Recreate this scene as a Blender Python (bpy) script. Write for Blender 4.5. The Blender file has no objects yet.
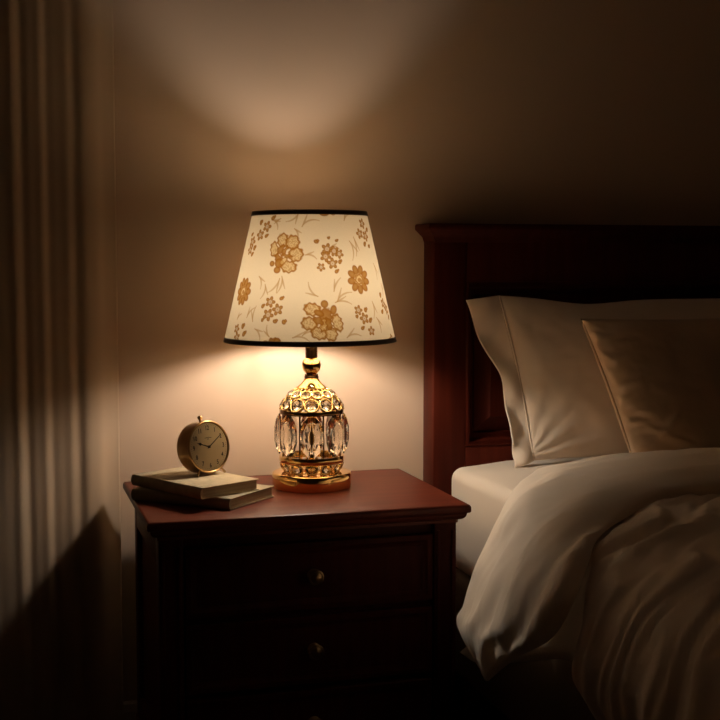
import bpy, bmesh, math, random
import numpy as np
from mathutils import Vector, Matrix, noise

PI = math.pi
R = math.radians
random.seed(7)
scene = bpy.context.scene
COL = scene.collection

# ------------------------------------------------------------------ helpers
def link(o, parent=None):
    COL.objects.link(o)
    if parent is not None:
        o.parent = parent
    return o

def empty(name, loc, label=None, cat=None, group=None, rotz=0.0):
    o = bpy.data.objects.new(name, None)
    o.empty_display_size = 0.05
    link(o)
    o.location = loc
    o.rotation_euler = (0, 0, rotz)
    tag(o, label, cat, group)
    return o

def tag(o, label=None, cat=None, group=None, kind=None):
    if label: o['label'] = label
    if cat: o['category'] = cat
    if group: o['group'] = group
    if kind: o['kind'] = kind
    return o

def obj(name, bm, m, parent=None, smooth=None, loc=None):
    me = bpy.data.meshes.new(name)
    bmesh.ops.recalc_face_normals(bm, faces=bm.faces[:])
    bm.to_mesh(me)
    bm.free()
    if m is not None:
        me.materials.append(m)
    o = bpy.data.objects.new(name, me)
    link(o, parent)
    if loc is not None:
        o.location = loc
    if smooth is not None:
        for p in me.polygons:
            p.use_smooth = True
        if smooth < 179:
            me.set_sharp_from_angle(angle=R(smooth))
    return o

def add_box(bm, x0, x1, y0, y1, z0, z1, bev=0.0, seg=2):
    r = bmesh.ops.create_cube(bm, size=1.0)
    vs = r['verts']
    for v in vs:
        v.co = Vector(((x0 + x1) / 2 + v.co.x * (x1 - x0), (y0 + y1) / 2 + v.co.y * (y1 - y0), (z0 + z1) / 2 + v.co.z * (z1 - z0)))
    if bev > 0:
        es = set()
        for v in vs:
            es.update(v.link_edges)
        bmesh.ops.bevel(bm, geom=list(es), offset=bev, segments=seg, affect='EDGES', profile=0.5)

def box(name, m, parent, dims, bev=0.0, seg=2):
    bm = bmesh.new()
    add_box(bm, *dims, bev=bev, seg=seg)
    return obj(name, bm, m, parent, smooth=40 if bev else None)

def add_lathe(bm, prof, n=48, mat=None, cap=False):
    """prof: list of (r, z); closed with poles where r == 0"""
    rings = []
    for r, z in prof:
        if r < 1e-6:
            p = Vector((0, 0, z))
            rings.append([bm.verts.new(mat @ p if mat else p)])
        else:
            ring = []
            for i in range(n):
                a = 2 * PI * i / n
                p = Vector((r * math.cos(a), r * math.sin(a), z))
                ring.append(bm.verts.new(mat @ p if mat else p))
            rings.append(ring)
    for a, b in zip(rings[:-1], rings[1:]):
        for i in range(n):
            j = (i + 1) % n
            if len(a) == 1 and len(b) == 1:
                continue
            if len(a) == 1:
                bm.faces.new((a[0], b[j], b[i]))
            elif len(b) == 1:
                bm.faces.new((a[i], a[j], b[0]))
            else:
                bm.faces.new((a[i], a[j], b[j], b[i]))

def add_torus(bm, mat, R0, r0, n=24, k=8):
    rings = []
    for i in range(n):
        a = 2 * PI * i / n
        ring = []
        for j in range(k):
            b = 2 * PI * j / k
            p = Vector(((R0 + r0 * math.cos(b)) * math.cos(a), (R0 + r0 * math.cos(b)) * math.sin(a), r0 * math.sin(b)))
            ring.append(bm.verts.new(mat @ p))
        rings.append(ring)
    for i in range(n):
        for j in range(k):
            i2, j2 = (i + 1) % n, (j + 1) % k
            bm.faces.new((rings[i][j], rings[i2][j], rings[i2][j2], rings[i][j2]))

def add_tube(bm, pts, r, k=8, cap=True):
    pts = [Vector(p) for p in pts]
    rings = []
    up = Vector((0.13, 0.21, 0.97))
    for i, p in enumerate(pts):
        t = (pts[min(i + 1, len(pts) - 1)] - pts[max(i - 1, 0)]).normalized()
        s = t.cross(up)
        if s.length < 1e-3:
            s = t.cross(Vector((1, 0, 0)))
        s.normalize()
        w = t.cross(s)
        rr = r[i] if isinstance(r, (list, tuple)) else r
        rings.append([bm.verts.new(p + rr * (math.cos(2 * PI * j / k) * s + math.sin(2 * PI * j / k) * w)) for j in range(k)])
    for a, b in zip(rings[:-1], rings[1:]):
        for j in range(k):
            j2 = (j + 1) % k
            bm.faces.new((a[j], a[j2], b[j2], b[j]))
    if cap:
        bm.faces.new(rings[0]); bm.faces.new(rings[-1])

def add_prism(bm, poly, axis, a, b):
    """extrude 2-D polygon (list of (u, v)) along axis from a to b"""
    def P(u, v, w):
        return {'x': Vector((w, u, v)), 'y': Vector((u, w, v)), 'z': Vector((u, v, w))}[axis]
    A = [bm.verts.new(P(u, v, a)) for u, v in poly]
    B = [bm.verts.new(P(u, v, b)) for u, v in poly]
    n = len(poly)
    for i in range(n):
        j = (i + 1) % n
        bm.faces.new((A[i], A[j], B[j], B[i]))
    bm.faces.new(A); bm.faces.new(B)

def add_frame_sweep(bm, x0, x1, z0, z1, prof, y):
    """mitred moulding frame in the XZ plane; prof = list of (inset, dy) closed loop"""
    loops = []
    for ins, dy in prof:
        loops.append([bm.verts.new((x, y + dy, z)) for x, z in ((x0 + ins, z0 + ins), (x1 - ins, z0 + ins), (x1 - ins, z1 - ins), (x0 + ins, z1 - ins))])
    n = len(prof)
    for i in range(n):
        a, b = loops[i], loops[(i + 1) % n]
        for k in range(4):
            k2 = (k + 1) % 4
            bm.faces.new((a[k], a[k2], b[k2], b[k]))

def add_grid(bm, f, nu, nv, closed_v=False):
    V = [[bm.verts.new(f(i, j)) for j in range(nv)] for i in range(nu)]
    for i in range(nu - 1):
        for j in range(nv if closed_v else nv - 1):
            j2 = (j + 1) % nv
            bm.faces.new((V[i][j], V[i + 1][j], V[i + 1][j2], V[i][j2]))
    return V

def catmull(pts, t):
    """pts list of tuples, t in [0, n-1]"""
    n = len(pts)
    i = min(int(t), n - 2)
    f = t - i
    p0, p1, p2, p3 = (np.array(pts[max(0, min(n - 1, k))], float) for k in (i - 1, i, i + 1, i + 2))
    return 0.5 * ((2 * p1) + (-p0 + p2) * f + (2 * p0 - 5 * p1 + 4 * p2 - p3) * f * f + (-p0 + 3 * p1 - 3 * p2 + p3) * f ** 3)

def sstep(a, b, x):
    t = max(0.0, min(1.0, (x - a) / (b - a)))
    return t * t * (3 - 2 * t)

# ------------------------------------------------------------------ materials
def mat(name, col, rough=0.5, metal=0.0, spec=0.5, coat=0.0, coat_rough=0.1, sheen=0.0, bump=None, vary=None):
    m = bpy.data.materials.new(name)
    m.use_nodes = True
    nt = m.node_tree
    b = nt.nodes['Principled BSDF']
    b.inputs['Base Color'].default_value = (*col, 1)
    b.inputs['Roughness'].default_value = rough
    b.inputs['Metallic'].default_value = metal
    b.inputs['Specular IOR Level'].default_value = spec
    b.inputs['Coat Weight'].default_value = coat
    b.inputs['Coat Roughness'].default_value = coat_rough
    b.inputs['Sheen Weight'].default_value = sheen
    tc = nt.nodes.new('ShaderNodeTexCoord')
    if vary:      # (scale xyz, colour2, detail, lo, hi)
        sc, c2, det, lo, hi = vary
        mp = nt.nodes.new('ShaderNodeMapping')
        mp.inputs['Scale'].default_value = sc
        nt.links.new(tc.outputs['Object'], mp.inputs['Vector'])
        n = nt.nodes.new('ShaderNodeTexNoise')
        n.inputs['Scale'].default_value = 1.0
        n.inputs['Detail'].default_value = det
        nt.links.new(mp.outputs[0], n.inputs['Vector'])
        r = nt.nodes.new('ShaderNodeValToRGB')
        r.color_ramp.elements[0].position = lo
        r.color_ramp.elements[0].color = (*col, 1)
        r.color_ramp.elements[1].position = hi
        r.color_ramp.elements[1].color = (*c2, 1)
        nt.links.new(n.outputs[0], r.inputs[0])
        nt.links.new(r.outputs[0], b.inputs['Base Color'])
    if bump:      # (scale xyz, strength, distance)
        sc, st, di = bump
        mp = nt.nodes.new('ShaderNodeMapping')
        mp.inputs['Scale'].default_value = sc
        nt.links.new(tc.outputs['Object'], mp.inputs['Vector'])
        n = nt.nodes.new('ShaderNodeTexNoise')
        n.inputs['Scale'].default_value = 1.0
        n.inputs['Detail'].default_value = 3
        nt.links.new(mp.outputs[0], n.inputs['Vector'])
        bp = nt.nodes.new('ShaderNodeBump')
        bp.inputs['Strength'].default_value = st
        bp.inputs['Distance'].default_value = di
        nt.links.new(n.outputs[0], bp.inputs['Height'])
        nt.links.new(bp.outputs[0], b.inputs['Normal'])
    return m

M = {}
M['wall'] = mat('wall_paint', (0.64, 0.47, 0.345), 0.75, spec=0.2, bump=((60, 60, 60), 0.06, 0.002))
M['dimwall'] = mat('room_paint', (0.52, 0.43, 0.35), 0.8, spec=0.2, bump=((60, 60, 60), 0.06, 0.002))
M['ceil'] = mat('ceiling_paint', (0.70, 0.62, 0.54), 0.9, spec=0.1)
M['floor'] = mat('floor_oak', (0.035, 0.018, 0.010), 0.45, vary=((3, 40, 3), (0.07, 0.035, 0.018), 4, 0.35, 0.7))
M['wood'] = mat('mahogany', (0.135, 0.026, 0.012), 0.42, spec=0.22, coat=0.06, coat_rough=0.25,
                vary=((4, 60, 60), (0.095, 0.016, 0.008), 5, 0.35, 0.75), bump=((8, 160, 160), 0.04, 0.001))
M['wood_shaded'] = mat('mahogany_shaded', (0.075, 0.011, 0.005), 0.45, spec=0.12, coat=0.0, coat_rough=0.25,
                  vary=((60, 60, 4), (0.048, 0.0065, 0.003), 5, 0.35, 0.75), bump=((160, 160, 8), 0.04, 0.001))  # upright-grain mahogany, made darker so the colour carries the shade on unlit faces
M['gold'] = mat('polished_gold', (0.86, 0.56, 0.20), 0.08, metal=1.0)
M['goldwire'] = mat('gold_wire', (0.90, 0.66, 0.30), 0.18, metal=1.0)
M['bronze'] = mat('dark_bronze', (0.20, 0.11, 0.045), 0.22, metal=1.0)
M['brass'] = mat('aged_brass', (0.52, 0.33, 0.14), 0.28, metal=1.0, vary=((40, 40, 40), (0.42, 0.25, 0.10), 3, 0.4, 0.7))
M['knob'] = mat('antique_brass', (0.30, 0.20, 0.10), 0.35, metal=1.0)
M['ribbon'] = mat('shade_ribbon', (0.085, 0.046, 0.020), 0.40, spec=0.5, sheen=0.2)
M['dial'] = mat('clock_dial', (0.86, 0.75, 0.54), 0.55, vary=((25, 25, 25), (0.76, 0.65, 0.46), 3, 0.4, 0.75))
M['ink'] = mat('clock_ink', (0.020, 0.014, 0.010), 0.5)
M['cover_pale'] = mat('book_cloth_beige', (0.53, 0.42, 0.27), 0.75, spec=0.2, bump=((900, 900, 900), 0.15, 0.0006), vary=((60, 60, 60), (0.40, 0.33, 0.21), 4, 0.4, 0.8))
M['cover_grey'] = mat('book_cloth_taupe', (0.40, 0.33, 0.22), 0.7, spec=0.25, bump=((900, 900, 900), 0.15, 0.0006))
M['cover_edge'] = mat('book_spine_brown', (0.10, 0.075, 0.045), 0.6)
M['pages'] = mat('book_pages', (0.50, 0.40, 0.27), 0.85, spec=0.1, vary=((2, 2, 1400), (0.36, 0.28, 0.18), 2, 0.35, 0.65))
M['linen'] = mat('ivory_linen', (0.83, 0.70, 0.565), 0.7, spec=0.25, sheen=0.15, bump=((700, 700, 700), 0.05, 0.0006))
M['sheet'] = mat('cream_sheet', (0.68, 0.60, 0.51), 0.7, spec=0.2, bump=((700, 700, 700), 0.04, 0.0006))
M['duvet'] = mat('duvet_cotton', (0.83, 0.69, 0.55), 0.62, spec=0.3, sheen=0.25, bump=((26, 26, 26), 0.10, 0.01))
M['satin'] = mat('champagne_satin', (0.62, 0.45, 0.29), 0.32, metal=0.2, spec=0.8, sheen=0.2, bump=((40, 40, 25), 0.18, 0.008))
M['base'] = mat('bed_base_cloth', (0.20, 0.15, 0.10), 0.8, spec=0.15, bump=((600, 600, 600), 0.1, 0.0008))
M['black'] = mat('black_metal', (0.02, 0.015, 0.012), 0.4, metal=0.3)

# curtain: cloth that lets a little light through
m = mat('curtain_cloth', (0.56, 0.42, 0.30), 0.8, spec=0.15, bump=((500, 500, 60), 0.06, 0.001))
nt = m.node_tree
tr = nt.nodes.new('ShaderNodeBsdfTranslucent'); tr.inputs[0].default_value = (0.56, 0.41, 0.28, 1)
mx = nt.nodes.new('ShaderNodeMixShader'); mx.inputs[0].default_value = 0.3
nt.links.new(nt.nodes['Principled BSDF'].outputs[0], mx.inputs[1]); nt.links.new(tr.outputs[0], mx.inputs[2])
nt.links.new(mx.outputs[0], nt.nodes['Material Output'].inputs[0])
M['curtain'] = m

# crystal
m = bpy.data.materials.new('crystal'); m.use_nodes = True
nt = m.node_tree; nt.nodes.clear()
g = nt.nodes.new('ShaderNodeBsdfGlass'); g.inputs['IOR'].default_value = 1.52; g.inputs['Roughness'].default_value = 0.0
g.inputs['Color'].default_value = (0.98, 0.96, 0.92, 1)
out = nt.nodes.new('ShaderNodeOutputMaterial'); nt.links.new(g.outputs[0], out.inputs[0])
M['crystal'] = m
# thin clear cover glass of the clock
m = bpy.data.materials.new('cover_glass'); m.use_nodes = True
nt = m.node_tree; nt.nodes.clear()
tp = nt.nodes.new('ShaderNodeBsdfTransparent'); tp.inputs[0].default_value = (0.97, 0.96, 0.93, 1)
gl = nt.nodes.new('ShaderNodeBsdfGlossy'); gl.inputs['Roughness'].default_value = 0.03
fr = nt.nodes.new('ShaderNodeFresnel'); fr.inputs[0].default_value = 1.22
mx = nt.nodes.new('ShaderNodeMixShader')
nt.links.new(fr.outputs[0], mx.inputs[0]); nt.links.new(tp.outputs[0], mx.inputs[1]); nt.links.new(gl.outputs[0], mx.inputs[2])
out = nt.nodes.new('ShaderNodeOutputMaterial'); nt.links.new(mx.outputs[0], out.inputs[0])
M['glass'] = m
# glowing bulb
BULB = 325.0
m = bpy.data.materials.new('lit_bulb'); m.use_nodes = True
nt = m.node_tree; nt.nodes.clear()
em = nt.nodes.new('ShaderNodeEmission'); em.inputs[0].default_value = (1.0, 0.90, 0.77, 1); em.inputs[1].default_value = BULB
out = nt.nodes.new('ShaderNodeOutputMaterial'); nt.links.new(em.outputs[0], out.inputs[0])
M['bulb'] = m
# lampshade cloth with its printed flowers (colour attribute 'print')
m = bpy.data.materials.new('shade_cloth'); m.use_nodes = True
nt = m.node_tree; nt.nodes.clear()
at = nt.nodes.new('ShaderNodeAttribute'); at.attribute_name = 'print'
tc = nt.nodes.new('ShaderNodeTexCoord')
ns = nt.nodes.new('ShaderNodeTexNoise'); ns.inputs['Scale'].default_value = 900; ns.inputs['Detail'].default_value = 2
nt.links.new(tc.outputs['Object'], ns.inputs['Vector'])
mr = nt.nodes.new('ShaderNodeMapRange'); mr.inputs[3].default_value = 0.90; mr.inputs[4].default_value = 1.08
nt.links.new(ns.outputs[0], mr.inputs[0])
mul = nt.nodes.new('ShaderNodeVectorMath'); mul.operation = 'SCALE'
nt.links.new(at.outputs['Color'], mul.inputs[0]); nt.links.new(mr.outputs[0], mul.inputs['Scale'])
sd = nt.nodes.new('ShaderNodeVectorMath'); sd.operation = 'MULTIPLY'; sd.inputs[1].default_value = (0.66, 0.60, 0.50)
st = nt.nodes.new('ShaderNodeVectorMath'); st.operation = 'MULTIPLY'; st.inputs[1].default_value = (0.067, 0.056, 0.041)
nt.links.new(mul.outputs[0], sd.inputs[0]); nt.links.new(mul.outputs[0], st.inputs[0])
df = nt.nodes.new('ShaderNodeBsdfDiffuse'); tl = nt.nodes.new('ShaderNodeBsdfTranslucent')
nt.links.new(sd.outputs[0], df.inputs[0]); nt.links.new(st.outputs[0], tl.inputs[0])
ad = nt.nodes.new('ShaderNodeAddShader'); nt.links.new(df.outputs[0], ad.inputs[0]); nt.links.new(tl.outputs[0], ad.inputs[1])
out = nt.nodes.new('ShaderNodeOutputMaterial'); nt.links.new(ad.outputs[0], out.inputs[0])
M['shade'] = m

# ------------------------------------------------------------------ camera
EYE = 1.02
cd = bpy.data.cameras.new('camera')
cd.sensor_width = 36.0
cd.lens = 36.0 * 1250 / 720
cd.clip_start = 0.02
cam = bpy.data.objects.new('camera', cd); link(cam)
cam.location = (0, 0, EYE)
cam.rotation_euler = (PI / 2 - R(4.528), 0, -R(16.230))
scene.camera = cam

# ------------------------------------------------------------------ the room
WY = 2.62
def struct(name, dims, m):
    o = box(name, m, None, dims)
    o['kind'] = 'structure'
    return o
XL, XR, YF, ZT = -1.0, 2.85, -0.75, 2.36
struct('floor', (XL, XR, YF, WY, -0.06, 0.0), M['floor'])
struct('wall_back', (XL, XR, WY, WY + 0.1, -0.06, ZT), M['wall'])
struct('wall_left', (XL - 0.1, XL, YF, WY + 0.1, -0.06, ZT), M['dimwall'])
struct('wall_right', (XR, XR + 0.1, YF, WY + 0.1, -0.06, ZT), M['dimwall'])
struct('wall_front', (XL - 0.1, XR + 0.1, YF - 0.1, YF, -0.06, ZT), M['dimwall'])
struct('ceiling', (XL - 0.1, XR + 0.1, YF - 0.1, WY + 0.1, ZT, ZT + 0.1), M['ceil'])
bm = bmesh.new()
add_prism(bm, [(WY, 0.0), (WY - 0.012, 0.0), (WY - 0.012, 0.07), (WY - 0.006, 0.085), (WY, 0.09)], 'x', XL, XR)
o = obj('baseboard_back', bm, M['dimwall']); o['kind'] = 'structure'

# ------------------------------------------------------------------ curtain
bm = bmesh.new()
CX0, CX1 = -0.85, 0.2385
def fold(x):
    """depth of the curtain line: soft pleats that run back to the wall at the free edge"""
    ph = 2 * PI * (x - 0.097) / 0.056 + 0.7 * math.sin((x - 0.097) * 31.0)
    amp = (0.0040 + 0.0014 * math.sin(x * 37.0)) * sstep(0.225, 0.175, x)
    base = 2.550 + 0.050 * sstep(0.165, 0.245, x) - 0.052 * sstep(0.17, -0.08, x)
    return base + amp * math.sin(ph + 0.75 * math.sin(ph)) - 0.004 * math.sin(x * 19.0 + 0.6) * sstep(0.22, 0.12, x)
def curtain_pt(i, j, nu=300, nv=40):
    s, t = i / (nu - 1), j / (nv - 1)
    z = 0.012 + t * 2.30
    x = CX0 + (CX1 - CX0) * s
    gather = 1.0 - 0.25 * sstep(1.6, 2.5, z)
    y = 2.55 + gather * (fold(x) - 2.55) + 0.004 * math.sin(z * 2.1 + x * 9)
    return Vector((x + 0.003 * math.sin(z * 3.0 + 9 * x) * (1 - s), y, z))
add_grid(bm, curtain_pt, 300, 40)
cur = obj('curtain', bm, M['curtain'], smooth=180)
sm = cur.modifiers.new('thickness', 'SOLIDIFY'); sm.thickness = 0.0016; sm.offset = 0
tag(cur, 'floor length brown curtain hanging in soft folds left of the nightstand', 'curtain')
# ------------------------------------------------------------------ nightstand
NX0, NX1, NY0, NY1, NZ = 0.240, 0.834, 2.130, 2.552, 0.572
ns_ = empty('nightstand', ((NX0 + NX1) / 2, (NY0 + NY1) / 2, 0), 'dark mahogany nightstand with three drawers standing between curtain and bed', 'nightstand')
OFF = Vector((-(NX0 + NX1) / 2, -(NY0 + NY1) / 2, 0))
def nsobj(name, bm, m, parent=ns_, smooth=35):
    bmesh.ops.translate(bm, verts=bm.verts[:], vec=OFF)
    return obj(name, bm, m, parent, smooth=smooth)
def moulded_slab(bm, x0, x1, y0, y1, prof):
    """stack of rectangles: prof = (inset, z)"""
    loops = []
    for ins, z in prof:
        loops.append([bm.verts.new(p) for p in ((x0 + ins, y0 + ins, z), (x1 - ins, y0 + ins, z), (x1 - ins, y1 - ins * 0.2, z), (x0 + ins, y1 - ins * 0.2, z))])
    for a, b in zip(loops[:-1], loops[1:]):
        for k in range(4):
            bm.faces.new((a[k], a[(k + 1) % 4], b[(k + 1) % 4], b[k]))
    bm.faces.new(loops[0]); bm.faces.new(loops[-1])
bm = bmesh.new()
T = NZ
prof = [(0.006, T), (0.0025, T - 0.001), (0.0008, T - 0.003), (0.0, T - 0.006), (0.0, T - 0.012), (0.001, T - 0.0145), (0.003, T - 0.016)]
moulded_slab(bm, NX0, NX1, NY0, NY1, prof)
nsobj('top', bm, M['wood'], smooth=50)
bm = bmesh.new()
prof = [(0.004, T - 0.0155)]
for k in range(7):
    a = k / 6 * PI / 2
    prof.append((0.019 - 0.013 * math.cos(a), T - 0.017 - 0.013 * math.sin(a)))
prof += [(0.019, T - 0.036), (0.021, T - 0.036)]
moulded_slab(bm, NX0, NX1, NY0, NY1, prof)
nsobj('cornice_molding', bm, M['wood'], smooth=50)
BX0, BX1, BY0, BY1 = NX0 + 0.022, NX1 - 0.020, NY0 + 0.024, NY1 - 0.006
ZB = 0.075
PW = 0.043                                    # corner post width
# carcass (recessed box behind the drawers, framed side panels)
bm = bmesh.new()
add_box(bm, BX0 + 0.010, BX1 - 0.010, BY0 + 0.02, BY1, ZB + 0.01, T - 0.036)
for x in (BX0, BX1 - 0.012):                  # rails of the side frames
    add_box(bm, x, x + 0.012, BY0 + PW, BY1 - PW, T - 0.085, T - 0.036, 0.0015)
    add_box(bm, x, x + 0.012, BY0 + PW, BY1 - PW, ZB, ZB + 0.06, 0.0015)
nsobj('carcass', bm, M['wood_shaded'])
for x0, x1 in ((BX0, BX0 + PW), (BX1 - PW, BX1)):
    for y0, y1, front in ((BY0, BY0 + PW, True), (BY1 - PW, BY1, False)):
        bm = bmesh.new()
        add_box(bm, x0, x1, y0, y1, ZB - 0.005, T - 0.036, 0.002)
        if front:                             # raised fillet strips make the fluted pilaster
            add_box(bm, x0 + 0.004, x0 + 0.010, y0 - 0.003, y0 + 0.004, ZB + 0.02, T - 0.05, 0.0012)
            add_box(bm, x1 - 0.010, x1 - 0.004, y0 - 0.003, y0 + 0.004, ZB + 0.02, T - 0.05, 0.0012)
        nsobj('post', bm, M['wood_shaded'])
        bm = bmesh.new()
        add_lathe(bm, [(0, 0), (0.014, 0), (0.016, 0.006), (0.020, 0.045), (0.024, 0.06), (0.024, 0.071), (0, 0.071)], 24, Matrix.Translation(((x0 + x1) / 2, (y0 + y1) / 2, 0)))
        nsobj('foot', bm, M['wood_shaded'])
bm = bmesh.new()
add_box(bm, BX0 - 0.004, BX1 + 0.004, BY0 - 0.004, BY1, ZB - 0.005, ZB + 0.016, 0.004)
nsobj('plinth', bm, M['wood_shaded'])
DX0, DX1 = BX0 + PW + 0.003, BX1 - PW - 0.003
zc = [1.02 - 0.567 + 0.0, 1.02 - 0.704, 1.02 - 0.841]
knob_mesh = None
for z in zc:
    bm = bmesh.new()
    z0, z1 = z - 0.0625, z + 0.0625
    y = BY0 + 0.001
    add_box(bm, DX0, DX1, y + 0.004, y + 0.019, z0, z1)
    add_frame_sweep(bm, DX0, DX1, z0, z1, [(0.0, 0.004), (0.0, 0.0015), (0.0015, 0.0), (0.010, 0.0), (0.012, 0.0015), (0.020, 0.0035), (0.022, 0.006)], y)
    d = nsobj('drawer', bm, M['wood_shaded'])
    if knob_mesh is None:
        bm = bmesh.new()
        mt = Matrix.Rotation(PI / 2, 4, 'X')
        add_lathe(bm, [(0.0, -0.002), (0.0125, -0.002), (0.0125, 0.001), (0.010, 0.003), (0.0055, 0.005), (0.005, 0.011), (0.008, 0.0135), (0.0135, 0.0155), (0.0150, 0.0185),
                       (0.0140, 0.0215), (0.0115, 0.0225), (0.0108, 0.0215), (0.0085, 0.0225), (0.005, 0.0250), (0, 0.0258)], 32, mt)
        k = obj('knob', bm, M['knob'], d, smooth=40)
        knob_mesh = k
    else:
        k = knob_mesh.copy(); COL.objects.link(k); k.parent = d
    k.location = Vector((0.541, y + 0.004, z)) + OFF

# ------------------------------------------------------------------ table lamp
LX, LY = 0.5963, 2.392
PX = 0.001977                                  # metres per photo pixel at the lamp
def Z(y):                                      # photo row at the lamp's axis -> height above the nightstand top
    return EYE + (261 - y) * PX - NZ
ZBASE = Z(486.5)
lamp = empty('table_lamp', (LX, LY, NZ), 'lit gold and crystal table lamp with a floral shade on the nightstand', 'lamp')
face = math.atan2(-LX, LY)                     # lamp turned towards the viewer
lamp.rotation_euler = (0, 0, 0)
FA = math.atan2(-LY, -LX)                      # direction of the front of the lamp
h0 = -0.0
def H(y): return Z(y) - ZBASE
def lathe_part(name, prof, m, n=64, smooth=40, parent=lamp):
    bm = bmesh.new()
    add_lathe(bm, [(r * PX, H(y)) for r, y in prof], n)
    return obj(name, bm, m, parent, smooth=smooth)
lathe_part('base', [(0, 486.5), (38.6, 486.5), (39.5, 486.0), (39.8, 485.2), (39.8, 472.6), (39.4, 471.4), (38.4, 470.7), (37, 470.4), (24, 470.2), (22, 470.0), (21, 469.6), (0, 469.6)], M['gold'], 96)
# fluted facets on the base read as vertical reflections; a thin foot line
lathe_part('lower_band', [(29.8, 454.0), (32.0, 453.8), (32.6, 454.6), (32.6, 459.4), (32.0, 460.2), (29.8, 460.2), (29.8, 454.0)], M['gold'], 96)
lathe_part('upper_band', [(29.6, 407.6), (31.8, 407.6), (32.3, 408.2), (32.3, 411.4), (31.8, 412.0), (29.6, 412.0), (29.6, 407.6)], M['bronze'], 96)
lathe_part('stem', [(3.0, 471.5), (3.0, 452), (4.2, 450), (4.2, 446), (2.6, 443), (2.6, 420), (4.5, 415), (4.5, 411), (3.0, 408), (3.0, 384)], M['gold'], 32)
lathe_part('cone_cap', [(0, 388.0), (14.6, 387.6), (15.4, 386.8), (15.2, 385.6), (13.2, 384.2), (10.6, 382.0), (8.4, 379.4), (7.2, 377.4), (6.9, 376.2), (0, 376.2)], M['gold'], 64)
lathe_part('collar', [(0, 376.6), (7.0, 376.5), (7.3, 375.6), (7.0, 374.7), (6.6, 373.6), (6.9, 372.6), (0, 372.6)], M['bronze'], 48)
prof = [(0, 373.4)]
for k in range(2, 15):
    a = -PI / 2 + PI * k / 16
    prof.append((9.5 * math.cos(a), 364.0 - 9.6 * math.sin(a)))
prof.append((0, 354.6))
lathe_part('ball', prof, M['gold'], 64, smooth=180)
lathe_part('neck', [(0, 356), (6.1, 356), (6.1, 336), (7.0, 335.6), (7.0, 333.4), (0, 333.4)], M['bronze'], 48)
lathe_part('bulb_socket', [(0, 333.6), (7.6, 333.6), (8.2, 332), (8.2, 316), (6.8, 314.5), (0, 314.5)], M['black'], 40)
# bulb
prof = [(4.8, 314.6), (5.0, 310), (6.2, 305), (7.8, 299), (8.6, 292), (8.4, 285), (7.2, 279.6), (4.8, 276.6), (2.4, 275.5), (0, 275.2)]
lathe_part('bulb', prof, M['bulb'], 14, smooth=180)

def surf_frame(ang, r, y, slope):
    """matrix whose Z axis is the outward normal; slope = elevation of the normal"""
    n = Vector((math.cos(ang) * math.cos(slope), math.sin(ang) * math.cos(slope), math.sin(slope)))
    t = Vector((-math.sin(ang), math.cos(ang), 0))
    b = n.cross(t)
    mt = Matrix(((t.x, b.x, n.x, math.cos(ang) * r * PX), (t.y, b.y, n.y, math.sin(ang) * r * PX), (t.z, b.z, n.z, H(y)), (0, 0, 0, 1)))
    return mt
NR = 12
rows = [  # r, y, slope, ring radius (px), phase
    ('upper', 28.6, 401.6, R(32), 6.9, 0.0),
    ('upper', 21.6, 391.6, R(52), 5.3, 0.5),
    ('lower', 29.4, 464.6, R(-22), 5.9, 0.0),
]
cage = {'upper': bmesh.new(), 'lower': bmesh.new()}
bead_mesh = None
bead_specs = []
for which, r, y, sl, rr, ph in rows:
    for k in range(NR):
        a = FA + 2 * PI * (k + ph) / NR
        mt = surf_frame(a, r, y, sl)
        add_torus(cage[which], mt, rr * PX, 0.75 * PX, 28, 8)
        bead_specs.append((mt, rr))
# half rings, ribs and rims complete the cages
for k in range(NR):
    a = FA + 2 * PI * (k + 0.5) / NR
    add_torus(cage['lower'], surf_frame(a, 25.0, 468.6, R(-34)), 3.0 * PX, 0.7 * PX, 20, 8)
    add_torus(cage['upper'], surf_frame(a, 31.0, 406.6, R(20)), 2.2 * PX, 0.6 * PX, 16, 6)
    add_torus(cage['upper'], surf_frame(FA + 2 * PI * k / NR, 16.6, 387.6, R(60)), 2.6 * PX, 0.6 * PX, 16, 6)
add_torus(cage['lower'], Matrix.Translation((0, 0, H(470.4))), 23.5 * PX, 0.9 * PX, 64, 8)
add_torus(cage['lower'], Matrix.Translation((0, 0, H(460.4))), 31.2 * PX, 0.8 * PX, 64, 8)
add_torus(cage['upper'], Matrix.Translation((0, 0, H(407.6))), 31.0 * PX, 0.8 * PX, 64, 8)
obj('upper_cage', cage['upper'], M['goldwire'], lamp, smooth=180)
obj('lower_cage', cage['lower'], M['goldwire'], lamp, smooth=180)
# round cut beads, one in each ring
for mt, rr in bead_specs:
    if bead_mesh is None:
        bm = bmesh.new()
        n = 10
        prof = [(0.0, -0.62), (0.55, -0.42), (0.98, -0.06), (0.98, 0.06), (0.62, 0.34), (0.0, 0.36)]
        add_lathe(bm, [(a * 0.01, b * 0.01) for a, b in prof], n)
        b = obj('crystal_bead', bm, M['crystal'], lamp)
        bead_mesh = b
    else:
        b = bead_mesh.copy(); COL.objects.link(b); b.parent = lamp
    b.matrix_local = mt @ Matrix.Scale((rr - 0.5) * PX / 0.01, 4)
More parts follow.
